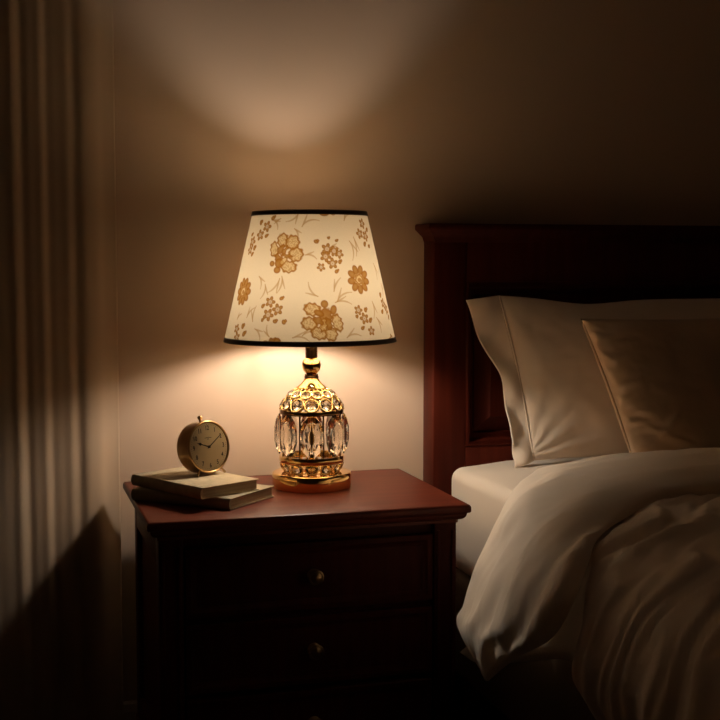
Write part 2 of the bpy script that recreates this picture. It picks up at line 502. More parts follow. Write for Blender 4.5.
# eight tall oval drops with rods between them
rod_mesh = drop_mesh = None
for k in range(8):
    a = FA + 2 * PI * k / 8
    mt = surf_frame(a, 32.2, 432.2, 0)
    if drop_mesh is None:
        bm = bmesh.new()
        n = 12
        def ring(sx, sy, z, off=0.0):
            return [bm.verts.new((sx * PX * math.cos(2 * PI * (i + off) / n), sy * PX * math.sin(2 * PI * (i + off) / n), z * PX)) for i in range(n)]
        L_ = [ring(2.6, 7.0, -4.4, .5), ring(7.0, 14.0, -3.2, 0), ring(11.9, 21.0, -0.5, .5), ring(11.9, 21.0, 0.5, .5), ring(7.6, 14.5, 3.6, 0), ring(2.8, 7.5, 5.2, .5)]
        for q, (A, B) in enumerate(zip(L_[:-1], L_[1:])):
            for i in range(n):
                j = (i + 1) % n
                if q == 2:
                    bm.faces.new((A[i], A[j], B[j], B[i]))
                elif q in (0, 3):       # A shifted half a step ahead of B
                    bm.faces.new((A[i], B[j], B[i])); bm.faces.new((A[i], A[j], B[j]))
                else:
                    bm.faces.new((A[i], A[j], B[i])); bm.faces.new((A[j], B[j], B[i]))
        bm.faces.new(L_[0]); bm.faces.new(L_[-1])
        d = obj('crystal_drop', bm, M['crystal'], lamp)
        drop_mesh = d
    else:
        d = drop_mesh.copy(); COL.objects.link(d); d.parent = lamp
    d.matrix_local = mt
    ar = a + PI / 8
    if rod_mesh is None:
        bm = bmesh.new()
        add_tube(bm, [(0, 0, H(455)), (0, 0, H(411))], 0.75 * PX, 10)
        r_ = obj('rod', bm, M['bronze'], lamp, smooth=40)
        rod_mesh = r_
    else:
        r_ = rod_mesh.copy(); COL.objects.link(r_); r_.parent = lamp
    r_.location = (math.cos(ar) * 30.9 * PX, math.sin(ar) * 30.9 * PX, 0)

# --- the shade: fine cone whose colour attribute holds the printed flowers
RT, RB, YT, YB = 56.6, 85.4, 213.0, 338.6
NC, NRW = 1080, 250
phi = (np.arange(NC) / NC * 2 * PI) - PI
tt = np.linspace(0, 1, NRW)
ypx = YT + (YB - YT) * tt
rpx = RT + (RB - RT) * tt
PH, YY = np.meshgrid(phi, ypx)
RR = np.meshgrid(phi, rpx)[1]
bg = np.array([0.98, 0.93, 0.82]); gold_ = np.array([0.42, 0.19, 0.026]); goldd = np.array([0.28, 0.11, 0.012]); goldl = np.array([0.80, 0.60, 0.29])
C = np.ones((NRW, NC, 3)) * bg
rng = np.random.RandomState(3)
def mixin(mask, col, k=1.0):
    global C
    w = np.clip(mask, 0, 1)[..., None] * k
    C = C * (1 - w) + np.array(col) * w
def pos(x, y):
    """photo pixel on the shade -> (angle, row) on the cone, allowing for the front bulging down/up"""
    yy = y
    for _ in range(4):
        r = RT + (RB - RT) * (yy - YT) / (YB - YT)
        s = max(-0.985, min(0.985, (x - 310.3) / r))
        p = math.asin(s)
        yy = y - (yy - 261) * (r * PX / 2.47) * math.cos(p)
    return p, yy
def local(p0, y0):
    d = (PH - p0 + PI) % (2 * PI) - PI
    return d * RR, YY - y0
def ell(u, v, cx, cy, rx, ry, rot=0.0):
    if max(rx, ry) > 5.35: u, v = u + 0.55 * np.sin(v * 1.3 + cx), v + 0.55 * np.sin(u * 1.2 + cy * 2)      # hand printed wobble
    c, s = math.cos(rot), math.sin(rot)
    a, b = u - cx, v - cy
    return np.sqrt(((a * c + b * s) / rx) ** 2 + ((-a * s + b * c) / ry) ** 2)
def soft(d, e=0.12):        # 1 inside
    return np.clip((1.0 - d) / e + 0.5, 0, 1)
speck = np.kron(rng.rand(NRW // 2 + 1, NC // 2 + 1), np.ones((2, 2)))[:NRW, :NC]
def petal(u, v, cx, cy, rx, ry, rot, solid):
    d = ell(u, v, cx, cy, rx, ry, rot)
    fill = soft(d, 0.18)
    if solid:
        mixin(fill, gold_, 0.95)
        mixin(fill * np.clip(1.3 - d * 1.6, 0, 1), goldl, 0.22)
        mixin(soft(d, .18) * (1 - soft(d / 0.8, 0.2)), goldd, 0.25)
    else:
        mixin(fill, goldl, 0.72)
        mixin(fill * (speck > 0.62), gold_, 0.45)
        rim = fill * (1 - soft(d / 0.76, 0.22))
        mixin(rim, gold_, 0.95)
        mixin(rim * (1 - soft(d / 0.92, 0.2)), goldd, 0.35)
def peony(p0, y0, petals, sc=1.0):
    u, v = local(p0, y0)
    for cx, cy, rx, ry, rot, solid in petals:
        petal(u, v, cx * sc, cy * sc, rx * sc * 1.13, ry * sc * 1.13, rot, solid)
P1 = [(-3, -13.5, 5.2, 6, 0, 0), (7, -11.5, 6.2, 6.2, 0.5, 0), (11, 0, 6.6, 6.2, 0.2, 0), (5, 11.5, 7.2, 5, 0.1, 0), (-11.5, -5, 3.8, 6.6, -0.1, 0),
      (-12.5, 8.5, 2.4, 2.4, 0, 1), (-6.5, 14.5, 3.2, 2.8, 0, 1), (-5, 5, 6.2, 3.0, 0.9, 1), (-4, -5, 2.6, 5.0, 0.5, 1), (-5, 8, 4, 4, 0, 1), (2, 1, 5.6, 1.6, 0.1, 1), (0, -4, 1.8, 5, 0.6, 1), (-0.5, 6, 2.2, 4.4, 0.8, 0)]
P3 = [(-10, -10.5, 7.4, 5.4, 0.2, 0), (1.5, -15.5, 3.2, 3.2, 0, 1), (10, -10, 2.8, 4, 0.2, 1), (-13.5, 2.5, 6.8, 5.6, 0, 0), (-4.5, 11.5, 7.2, 5.4, 0.2, 0), (7, 12.5, 5.4, 6, -0.2, 0),
      (13.5, 2, 4.4, 7.8, -0.35, 0), (2, -3, 5.6, 8.2, 0.1, 1), (0, 4, 3.2, 6.0, 0.2, 0), (5, 3, 2.6, 6.0, -0.3, 1), (-5, 0, 5, 3, 0.5, 1), (-4, -7, 4.6, 2.4, 0.4, 1)]
def daisy(p0, y0, r=9.4, n=9, rot=0.2):
    u, v = local(p0, y0)
    for k in range(n):
        a = rot + 2 * PI * k / n
        petal(u, v, r * math.cos(a), r * math.sin(a), 4.7, 3.4, a, True)
    d = ell(u, v, 0, 0, 5.6, 5.6); mixin(soft(d, .2), goldl, 0.75)
    mixin(soft(np.abs(d - 0.78) / 0.17, .5), gold_, 0.8)
    mixin(soft(ell(u, v, 0.4, 0.6, 2.4, 2.0), .3), gold_, 0.8)
def small(p0, y0, dx, dy, r=3.9, solid=False, rot=0.0):
    r = r * 1.15
    u, v = local(p0, y0)
    u, v = u - dx, v - dy
    if solid:
        petal(u, v, 0, 0, r * 0.75, r * 0.6, rot, True); petal(u, v, r * .5, -r * .35, r * .5, r * .4, rot, True)
        return
    for k in range(5):
        a = rot + 2 * PI * k / 5
        petal(u, v, r * 0.68 * math.cos(a), r * 0.68 * math.sin(a), r * 0.48, r * 0.36, a, True)
    mixin(soft(ell(u, v, 0, 0, r * 0.42, r * 0.42), .4), bg, 0.55)
    mixin(soft(ell(u, v, 0, 0, r * 0.16, r * 0.16), .6), gold_, 0.7)
def cluster(p0, y0, items):
    for i, (dx, dy, r, s) in enumerate(items):
        small(p0, y0, dx, dy, r, s, 0.7 * i)
CL1 = [(-2, 1, 4.4, 0), (4.8, 2.8, 4.0, 0), (-4, 8, 4.2, 0), (2.5, 14.5, 4.2, 0), (10, 5.5, 3.6, 0), (-12, -6, 2.8, 1), (-9, 18, 3.2, 0), (10, 13, 2.6, 1), (6, 22, 2.6, 1), (8, -7, 2.0, 1), (0, -9.5, 1.8, 1)]
CL2 = [(-5, -9, 4.2, 0), (3.5, -2, 4.4, 0), (-6, 3, 4.6, 0), (-13, -5, 2.6, 1), (6.5, -12.5, 2.6, 1), (2, 9, 2.8, 1), (11, 9.5, 2.9, 1), (-12, 8, 2.2, 1)]
CL3 = [(-4, -8, 3.8, 0), (2, 0, 4.4, 0), (5, -8, 2.8, 1), (9.5, 2, 3.0, 1), (-2, 9, 2.6, 1), (9, 12, 3.6, 0), (-7, -2, 2.2, 1)]
def curve_leaf(p0, y0, pts, w=0.55, k=0.5):
    """thin sprig drawn along control points given as photo-pixel offsets"""
    u, v = local(p0, y0)
    m_ = np.zeros_like(u)
    sel = (np.abs(u) < 40) & (np.abs(v) < 40)
    us, vs = u[sel], v[sel]
    best = np.full(us.shape, 1e9)
    n = 36
    for i in range(n + 1):
        t = i / n * (len(pts) - 1)
        c = catmull(pts, t)
        ww = w * (0.5 + 1.2 * math.sin(PI * min(1, max(0, i / n))) )
        best = np.minimum(best, np.hypot(us - c[0], vs - c[1]) / max(0.45, ww * 0.85))
    m_[sel] = soft(best, 0.6)
    mixin(m_, gold_ * 0.6 + goldl * 0.4, 0.6)
def sprig(x, y, L, ang, bend, twin=True, dp=0.0):
    p, yy = pos(x, y)
    for s in ((1.25, -0.15) if twin else (1,)):
        pts = []
        for i in range(5):
            t = i / 4
            a = ang + s * bend * t
            pts.append((1.15 * L * t * math.cos(a) * (1 if s > 0 else 0.75), 1.15 * L * t * math.sin(a) * (1 if s > 0 else 0.75)))
        curve_leaf(p + dp, yy, pts, 0.6)
for dp in (0.0, PI):
    def at_(x, y):
        p, yy = pos(x, y); return p + dp, yy
    for sp in [(300, 212, 13, 1.9, .5), (303, 226, 15, -1.1, .6), (262, 275, 11, 0.6, .5), (268, 283, 12, 1.2, .5), (284, 275, 14, 1.3, .4), (282, 277, 16, 1.8, .4), (306, 254, 10, -.3, .5),
               (318, 295, 14, 3.5, .5), (336, 300, 16, -1.1, .5), (334, 301, 15, -.4, .4), (333, 290, 13, -1.4, .3), (348, 240, 16, .9, .5), (343, 220, 12, -1.2, .5), (352, 236, 16, 1.2, .3),
               (256, 320, 13, -1.9, .35), (250, 316, 12, -1.3, .4), (258, 327, 12, .3, .5), (272, 335, 10, -2.4, .4), (294, 336, 15, -.4, .5), (303, 334, 12, -.8, .4), (370, 300, 14, 1.2, .4), (374, 316, 13, .8, .4),
               (345, 336, 14, -.7, .5), (372, 262, 14, 1.0, .4), (380, 282, 10, 1.2, .4), (296, 228, 9, .6, .5), (276, 220, 9, .2, .6), (283, 218, 10, 2.6, .5), (240, 318, 8, -1.2, .4), (330, 246, 8, -.4, .5)]:
        sprig(*sp, dp=dp)
    p, yy = at_(286.5, 253.5); peony(p, yy, P1)
    p, yy = at_(323.0, 319.0); peony(p, yy, P3)
    p, yy = at_(357.2, 278.0); daisy(p, yy)
    p, yy = at_(246.0, 290.0); daisy(p, yy, 9.0, 10, 0.0)
    p, yy = at_(328.5, 247.0); cluster(p, yy, CL1)
    p, yy = at_(276.5, 310.0); cluster(p, yy, CL2)
    p, yy = at_(360.5, 317.0); cluster(p, yy, CL3)
    p, yy = at_(266.5, 228.0); cluster(p, yy, [(4, -2, 4.2, 0), (-4, 6, 4.2, 0), (-6, -6, 3, 1), (10, -10, 3, 1), (5, 7, 2.6, 1)])
    p, yy = at_(254.5, 244.0); cluster(p, yy, [(0, -3, 4.2, 0), (-2, 5, 3.6, 0), (6, 3, 3.0, 1), (4, 9, 2.6, 1), (-4, -10, 2.6, 1)])
    p, yy = at_(362.5, 231.0); cluster(p, yy, [(0, -8, 4.0, 0), (-8, 2, 4.0, 0), (2, 4, 4.2, 0), (-3, 12, 3, 1), (8, -2, 3, 1), (5, 14, 2.6, 1)])
    p, yy = at_(242.0, 330.5); cluster(p, yy, [(-5, -3, 3.8, 0), (-2, 5, 4.0, 0), (5, -6, 3.2, 1), (9, 1, 3.4, 1)])
    p, yy = at_(383.5, 306.0); cluster(p, yy, [(-3, -4, 4.0, 0), (4, 2, 4.2, 0), (-6, -12, 3, 1), (6, 10, 3, 1), (-10, 4, 3, 1)])
    p, yy = at_(276.5, 340.0); u, v = local(p, yy); petal(u, v, 0, 0, 6.5, 4.0, 0, True); petal(u, v, -9, 1, 3.0, 2.2, 0, True); petal(u, v, 3, -1, 3.4, 3.0, 0, True)
    p, yy = at_(388.5, 337.0); cluster(p, yy, [(-4, 2, 3.4, 1), (4, 0, 3.4, 0)])
    p, yy = at_(324.0, 212.5); u, v = local(p, yy); petal(u, v, 0, 0, 5, 3.0, 0, True); petal(u, v, 9, 0, 3, 2.0, 0, True)
ang = FA + PH                      # image right is counter-clockwise seen from above
vx = np.cos(ang) * RR * PX; vy = np.sin(ang) * RR * PX
vz = (EYE + (261 - YY) * PX - NZ) - ZBASE
co = np.stack([vx, vy, vz], -1).reshape(-1, 3).astype(np.float32)
ii, jj = np.meshgrid(np.arange(NRW - 1), np.arange(NC), indexing='ij')
j2 = (jj + 1) % NC
quads = np.stack([ii * NC + jj, (ii + 1) * NC + jj, (ii + 1) * NC + j2, ii * NC + j2], -1).reshape(-1, 4).astype(np.int32)
me = bpy.data.meshes.new('shade')
me.vertices.add(len(co)); me.vertices.foreach_set('co', co.ravel())
me.loops.add(quads.size); me.loops.foreach_set('vertex_index', quads.ravel())
me.polygons.add(len(quads)); me.polygons.foreach_set('loop_start', np.arange(0, quads.size, 4, dtype=np.int32))
me.update(calc_edges=True)
ca = me.color_attributes.new('print', 'FLOAT_COLOR', 'POINT')
rgba = np.ones((len(co), 4), np.float32); rgba[:, :3] = C.reshape(-1, 3)
ca.data.foreach_set('color', rgba.ravel())
me.materials.append(M['shade'])
me.polygons.foreach_set('use_smooth', np.ones(len(quads), dtype=bool))
me.validate()
shade = bpy.data.objects.new('shade', me); link(shade, lamp)
shade.location = (-0.0024, 0.0007, 0)
tag(shade, 'cream cloth shade printed with gold flowers')
def trim(y0, y1):
    def r(y): return RT + (RB - RT) * (y - YT) / (YB - YT)
    bm = bmesh.new()
    add_lathe(bm, [((r(a) + d) * PX, H(a)) for a, d in ((y0, -0.5), (y0, 0.5), (y0 + .5, 0.8), (y1 - .5, 0.8), (y1, 0.5), (y1, 0.08), (y1, -0.08), (y1, -0.5), (y0, -0.5))], 128)
    return obj('shade_trim', bm, M['ribbon'], shade, smooth=50)
trim(211.2, 215.8)
trim(335.0, 339.8)
# wire spider holding the shade on the socket
bm = bmesh.new()
add_torus(bm, Matrix.Translation((0, 0, H(332.6))), 8.8 * PX, 0.7 * PX, 32, 8)
for k in range(3):
    a = FA + PI / 2 + 2 * PI * k / 3
    c, s = math.cos(a), math.sin(a)
    add_tube(bm, [(c * 9 * PX, s * 9 * PX, H(332.6)), (c * 50 * PX, s * 50 * PX, H(334.5)), (c * 84.4 * PX, s * 84.4 * PX, H(337.4))], 0.5 * PX, 6)
obj('shade_spider', bm, M['goldwire'], shade, smooth=60)

# ------------------------------------------------------------------ books
def book(name, A, B, Cc, z0, th, cover, label, board=0.0022):
    A, B, Cc = Vector(A), Vector(B), Vector(Cc)
    ux = (B - A); L = ux.length; ux.normalize()
    uy = Vector((-ux.y, ux.x)); W = abs((Cc - B).dot(uy))
    rz = math.atan2(ux.y, ux.x)
    t = empty(name, (A.x, A.y, z0), label, 'book', 'hardback books stacked on the nightstand', rz)
    # local: x along A->B (spine side, y = 0), y towards C
    bm = bmesh.new()
    add_box(bm, 0, L, 0.004, W, 0, board, 0.0007)
    add_box(bm, 0, L, 0.004, W, th - board, th, 0.0007)
    n = 8                                           # gently rounded spine
    poly = []
    for i in range(n + 1):
        a = i / n
        poly.append((0.004 - 0.0045 * math.sin(PI * a) ** 0.7, a * th))
    poly += [(0.0055, th), (0.0055, 0)]
    add_prism(bm, poly, 'x', 0, L)
    obj('cover', bm, cover, t, smooth=40)
    bm = bmesh.new()
    add_box(bm, 0.003, L - 0.003, 0.005, W - 0.0035, board, th - board)
    obj('page_block', bm, M['pages'], t)
    return t
book('book', (0.236, 2.349), (0.395, 2.196), (0.496, 2.312), NZ + 0.0003, 0.0210, M['cover_grey'], 'taupe hardback book lying at the bottom of the stack, on the nightstand top')
book('book', (0.240, 2.385), (0.344, 2.202), (0.466, 2.268), NZ + 0.0216, 0.0210, M['cover_pale'], 'beige cloth hardback book on top of the stack under the clock')

# ------------------------------------------------------------------ alarm clock
CR, CDp = 0.0502, 0.040
BT = NZ + 0.0427
# where the front of the face stands on the book
clock = empty('alarm_clock', (0.3865, 2.330, BT), 'small round brass alarm clock standing on the top book', 'clock', None, R(25.5))
clock.rotation_euler = (-R(8.5), 0, R(30))
CZ = CR + 0.0045
def rotx(): return Matrix.Translation((0, 0, CZ)) @ Matrix.Rotation(PI / 2, 4, 'X')     # lathe z -> local -Y (front)
bm = bmesh.new()
add_lathe(bm, [(0, -CDp), (CR * 0.90, -CDp), (CR * 0.955, -CDp + 0.002), (CR * 0.97, -CDp + 0.005), (CR * 0.97, -0.004), (CR * 0.93, -0.003), (0, -0.003)], 72, rotx())
obj('case', bm, M['brass'], clock, smooth=40)
bm = bmesh.new()
prof = [(CR * 0.90, -0.004), (CR * 0.97, -0.005)]
for k in range(9):
    a = -0.3 + k / 8 * (PI + 0.3)
    prof.append((CR * 0.955 + 0.0022 * math.cos(a), -0.0016 + 0.0028 * math.sin(a)))
prof += [(CR * 0.90, -0.001), (CR * 0.90, -0.004)]
add_lathe(bm, prof, 72, rotx())
obj('bezel', bm, M['brass'], clock, smooth=40)
bm = bmesh.new()
add_lathe(bm, [(0, -0.0015), (CR * 0.905, -0.0015), (CR * 0.905, -0.0030), (0, -0.0030)], 64, rotx())
dial = obj('dial', bm, M['dial'], clock, smooth=30)
# numerals
DY = 0.0015                 # dial surface at local y = +0.0015 ... fronts face -Y
bm = bmesh.new()
for n in range(1, 13):
    cu = bpy.data.curves.new('numeral_curve', 'FONT')
    cu.body = str(n); cu.size = 0.0122; cu.offset = 0.0002; cu.align_x = 'CENTER'; cu.align_y = 'CENTER'; cu.extrude = 0.00012
    cu.resolution_u = 3
    to = bpy.data.objects.new('numeral_tmp', cu); COL.objects.link(to)
    bpy.context.view_layer.update()
    tm = bpy.data.meshes.new_from_object(to.evaluated_get(bpy.context.evaluated_depsgraph_get()))
    a = R(30 * n)
    mt = Matrix.Translation((math.sin(a) * CR * 0.71, DY - 0.0002, CZ + math.cos(a) * CR * 0.71)) @ Matrix.Rotation(PI / 2, 4, 'X') @ Matrix.Scale(0.8, 4, (1, 0, 0))
    tm.transform(mt)
    bm.from_mesh(tm)
    bpy.data.objects.remove(to); bpy.data.meshes.remove(tm); bpy.data.curves.remove(cu)
obj('numerals', bm, M['ink'], dial)
bm = bmesh.new()
for k in range(60):          # minute track
    a = R(6 * k); s, c = math.sin(a), math.cos(a)
    w = 0.00028 if k % 5 else 0.0005
    r0, r1 = CR * 0.82, CR * 0.845
    q = [(s * r0 + c * w, c * r0 - s * w), (s * r1 + c * w, c * r1 - s * w), (s * r1 - c * w, c * r1 + s * w), (s * r0 - c * w, c * r0 + s * w)]
    bm.faces.new([bm.verts.new((x, DY - 0.0003, CZ + z)) for x, z in q])
obj('minute_track', bm, M['ink'], dial)
bm = bmesh.new()             # tiny worn maker's mark under the twelve
for dx, w, dz in ((-0.0075, 0.0016, 0), (-0.0050, 0.0022, 0.0004), (-0.0020, 0.0018, 0.0008), (0.0005, 0.0022, 0.0008), (0.0034, 0.0016, 0.0004), (0.0060, 0.0022, 0), (-0.002, 0.004, -0.0022)):
    add_box(bm, dx, dx + w, DY - 0.0003, DY, CZ + 0.0165 + dz, CZ + 0.0176 + dz)
obj('maker_mark', bm, M['ink'], dial)
def hand(name, ang, L, w, tail, spade, y):
    bm = bmesh.new()
    s, c = math.sin(ang), math.cos(ang)
    def P(a, b, yy): return (s * a + c * b, yy, CZ + c * a - s * b)
    out_ = [(-tail, w), (0, w * 1.3), (L * (0.55 if spade else 0.9), w * 0.8)]
    if spade:
        out_ += [(L * 0.64, w * 1.2), (L * 0.72, w * 3.0), (L * 0.80, w * 2.2), (L * 0.88, w * 0.8)]
    out_ += [(L, w * 0.2)]
    left = [(a, b) for a, b in out_]; right = [(a, -b) for a, b in reversed(out_)]
    lo = [bm.verts.new(P(a, b, y)) for a, b in left + right]
    hi = [bm.verts.new(P(a, b, y - 0.0004)) for a, b in left + right]
    n = len(lo)
    for i in range(n):
        bm.faces.new((lo[i], lo[(i + 1) % n], hi[(i + 1) % n], hi[i]))
    bm.faces.new(lo); bm.faces.new(hi)
    return obj(name, bm, M['ink'], clock)
hand('hour_hand', R(-71), CR * 0.58, 0.0010, 0.004, True, DY - 0.0008)
hand('minute_hand', R(56), CR * 0.74, 0.0008, 0.005, False, DY - 0.0016)
bm = bmesh.new()
add_lathe(bm, [(0, 0.0012), (0.0022, 0.0012), (0.0026, 0.0006), (0.0026, -0.0014), (0, -0.0014)], 20, rotx())
obj('hand_pin', bm, M['ink'], clock, smooth=40)
bm = bmesh.new()
add_lathe(bm, [(0, 0.0032), (CR * 0.4, 0.0028), (CR * 0.70, 0.0016), (CR * 0.915, -0.0004)], 48, rotx())
obj('cover_glass', bm, M['glass'], clock, smooth=180)
for s in (-1, 1):
    bm = bmesh.new()
    a = R(31) * s
    p0 = Vector((math.sin(a) * CR * 0.93, 0.004, CZ - math.cos(a) * CR * 0.93))
    p1 = Vector((math.sin(a) * CR * 1.30, 0.0015, 0.0024))
    add_tube(bm, [p0, p0.lerp(p1, 0.5), p0.lerp(p1, 0.85), p1], [0.0019, 0.0019, 0.0024, 0.0023], 12)
    obj('foot', bm, M['brass'], clock, smooth=50)
bm = bmesh.new()
add_tube(bm, [(0, CDp - 0.006, CR * 0.08), (0, CDp + 0.0005, 0.0104)], [0.0024, 0.0022], 12)
obj('rear_foot', bm, M['brass'], clock, smooth=50)
bm = bmesh.new()
add_lathe(bm, [(0.0026, -0.003), (0.0026, 0.004), (0.0042, 0.0052), (0.0046, 0.0080), (0.0040, 0.0104), (0.0022, 0.0116), (0, 0.0119)], 24, Matrix.Translation((0, CDp * 0.48, CZ + CR * 0.97)))
obj('top_button', bm, M['brass'], clock, smooth=50)

# ------------------------------------------------------------------ bed
HX0, HX1 = 0.905, 2.475
HY0, HY1 = 2.540, 2.610
HZ = 1.100
bed = empty('bed', (1.69, 1.6, 0), 'dark mahogany bed with a tall panelled headboard', 'bed')
BO = Vector((-1.69, -1.6, 0))
def bedobj(name, bm, m, parent=bed, smooth=35):
    bmesh.ops.translate(bm, verts=bm.verts[:], vec=BO)
    return obj(name, bm, m, parent, smooth=smooth)
bm = bmesh.new()
SW = 0.075
add_box(bm, HX0, HX0 + SW, HY0, HY1, 0.0, HZ - 0.028, 0.004)
add_box(bm, HX1 - SW, HX1, HY0, HY1, 0.0, HZ - 0.028, 0.004)
MX = (HX0 + HX1) / 2
add_box(bm, MX - 0.045, MX + 0.045, HY0, HY1 - 0.01, 0.25, HZ - 0.06, 0.002)
add_box(bm, HX0 + SW, HX1 - SW, HY0, HY1 - 0.01, 0.975, HZ - 0.03, 0.002)
add_box(bm, HX0 + SW, HX1 - SW, HY0, HY1 - 0.01, 0.25, 0.615, 0.002)
hb = bedobj('headboard', bm, M['wood_shaded'])
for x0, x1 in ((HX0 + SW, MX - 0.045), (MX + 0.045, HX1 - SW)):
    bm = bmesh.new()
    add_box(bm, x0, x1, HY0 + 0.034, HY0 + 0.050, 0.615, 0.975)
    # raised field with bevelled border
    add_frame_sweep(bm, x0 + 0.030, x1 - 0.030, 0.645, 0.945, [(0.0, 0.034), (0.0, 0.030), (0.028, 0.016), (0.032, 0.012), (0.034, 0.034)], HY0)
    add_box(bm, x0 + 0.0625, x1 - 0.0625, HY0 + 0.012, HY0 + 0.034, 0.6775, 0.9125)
    bedobj('panel', bm, M['wood_shaded'], hb)
    bm = bmesh.new()
    prof = [(0.0, 0.034), (0.0, 0.0), (0.003, -0.003), (0.008, -0.001), (0.013, 0.010), (0.018, 0.020), (0.024, 0.024), (0.028, 0.030), (0.028, 0.034)]
    add_frame_sweep(bm, x0, x1, 0.615, 0.975, prof, HY0)
    bedobj('panel_molding', bm, M['wood_shaded'], hb, smooth=60)
bm = bmesh.new()
prof = [(0.020, HZ - 0.040), (0.017, HZ - 0.032), (0.016, HZ - 0.028), (0.012, HZ - 0.024), (0.006, HZ - 0.018), (0.003, HZ - 0.0145), (0.001, HZ - 0.013), (0.0, HZ - 0.010), (0.0, HZ - 0.003), (0.002, HZ)]
moulded_slab(bm, HX0 - 0.019, HX1 + 0.019, HY0 - 0.022, HY1 + 0.002, prof)
bedobj('crown_molding', bm, M['wood_shaded'], hb, smooth=50)
MX0, MX1, MY0, MY1 = 0.939, 2.440, 0.55, 2.537
bm = bmesh.new()
add_box(bm, MX0 - 0.012, MX1 + 0.012, MY0 - 0.02, HY0, 0.13, 0.350, 0.022, 4)
bedobj('upholstered_base', bm, M['base'], smooth=60)
for x in (MX0 + 0.08, MX1 - 0.08):
    for y in (MY0 + 0.10, MY1 - 0.15):
        bm = bmesh.new()
        add_lathe(bm, [(0, 0), (0.02, 0), (0.028, 0.131), (0, 0.131)], 20, Matrix.Translation((x, y, 0)))
        bedobj('leg', bm, M['wood_shaded'])

# mattress in its fitted sheet
bm = bmesh.new()
bmesh.ops.create_grid(bm, x_segments=1, y_segments=1, size=1)
bm.free(); bm = bmesh.new()
add_box(bm, MX0, MX1, MY0, MY1, 0.351, 0.574, 0.026, 6)
for k in range(1, 24):
    bmesh.ops.bisect_plane(bm, geom=bm.verts[:] + bm.edges[:] + bm.faces[:], plane_co=(MX0 + (MX1 - MX0) * k / 24, 0, 0), plane_no=(1, 0, 0))
for k in range(1, 24):
    bmesh.ops.bisect_plane(bm, geom=bm.verts[:] + bm.edges[:] + bm.faces[:], plane_co=(0, MY0 + (MY1 - MY0) * k / 24, 0), plane_no=(0, 1, 0))
for v in bm.verts:
    if v.co.z > 0.56:
        v.co.z += 0.014 * sstep(0.0, 0.16, min(v.co.x - MX0, MX1 - v.co.x)) * sstep(-0.05, 0.05, min(v.co.y - MY0, MY1 - v.co.y))
mt_ = obj('mattress', bm, M['sheet'], smooth=180)
mt_.data.set_sharp_from_angle(angle=R(60))
tag(mt_, 'mattress in a smooth cream fitted sheet on the bed', 'mattress')

# --- draped cloth made of a soft padded strip between two edge curves
def fbm(p, o=4):
    return noise.fractal(p, 0.9, 2.1, o, noise_basis='PERLIN_ORIGINAL')
def padded(name, rows, nu, nv, wrinkle, m, parent=None, power=0.55, under=0.10):
    """rows: (B xyz, F xyz, N xyz, thickness). closed flattened tube lofted along rows"""
    flat = [tuple(B) + tuple(F) + tuple(N) + (th,) for B, F, N, th in rows]
    bm = bmesh.new()
    half = nv
    def pt(i, j):
        t = i / (nu - 1) * (len(flat) - 1)
        q = catmull(flat, t)
        B, F, N, th = Vector(q[0:3]), Vector(q[3:6]), Vector(q[6:9]).normalized(), q[9]
        if j < half:
            a = PI * j / half
            top = True
        else:
            a = PI * (1 - (j - half) / half)
            top = False
        v = 0.5 - 0.5 * math.cos(a)
        s = max(0.0, math.sin(a)) ** power
        p = B.lerp(F, v)
        if top:
            w = wrinkle(t, v, p)
            env = min(1.0, s * 1.3)
            return p + N * (th * s + w * env)
        return p - N * th * under * s
    V = add_grid(bm, pt, nu, 2 * nv, closed_v=True)
    bm.faces.new(V[0]); bm.faces.new(V[-1])
    o = obj(name, bm, m, parent, smooth=180)
    return o

Nu, Ns = (0, 0, 1), (-1, 0, 0.02)
duvet = empty('duvet', (1.69, 1.4, 0.57), 'ivory duvet with its top edge folded back over the bed', 'duvet')
def under_parent(o, par):
    o.parent = par
    o.matrix_parent_inverse = Matrix.Translation(par.location).inverted()
    return o

def ridge(x):
    return 1.0 - abs(2 * (x - math.floor(x)) - 1.0)
def body_wr(t, v, p):
    drape = sstep(3.0, 5.5, t)
    n1 = fbm(Vector((p.x * 1.8, p.y * 3.0, p.z * 2.0)))
    n2 = fbm(Vector((p.x * 5.0, p.y * 7.0, p.z * 3.0)))
    fan = p.y * 10.5 - 7.0 * p.x + 0.9 * n1 + 0.8 * (p.z - 0.5)
    r = math.sin(2 * PI * fan)
    r2 = math.sin(2 * PI * (fan * 2.3 + 1.1 * n1 + 0.3))
    hem = sstep(7.0, 8.6, t)
    amp = 0.0046 + 0.0022 * drape + 0.008 * hem
    mod = 0.6 + 0.4 * math.sin(p.y * 7.0 + p.x * 9.0 + 2.0 * n1)
    return amp * r * mod + 0.0022 * r2 + 0.009 * n1 + 0.003 * n2
rows_body = [
    ((2.52, 1.80, 0.40), (2.52, 0.50, 0.40), (1, 0, 0.1), 0.030),
    ((2.50, 1.95, 0.590), (2.50, 0.46, 0.590), (0.7, 0, 0.7), 0.036),
    ((1.70, 2.04, 0.606), (1.70, 0.45, 0.606), Nu, 0.036),
    ((1.20, 2.02, 0.606), (1.20, 0.45, 0.606), Nu, 0.036),
    ((1.00, 1.90, 0.605), (1.00, 0.45, 0.605), (-0.10, 0, 1), 0.036),
    ((0.870, 1.69, 0.602), (0.870, 0.46, 0.602), (-0.35, 0, 0.9), 0.034),
    ((0.775, 1.52, 0.580), (0.775, 0.48, 0.580), (-0.80, 0, 0.6), 0.030),
    ((0.730, 1.45, 0.530), (0.735, 0.50, 0.530), (-1, 0, 0.25), 0.024),
    ((0.722, 1.455, 0.482), (0.730, 0.50, 0.482), (-1, 0, -0.1), 0.020),
    ((0.732, 1.42, 0.445), (0.740, 0.52, 0.445), (-1, 0, -0.6), 0.008),
]
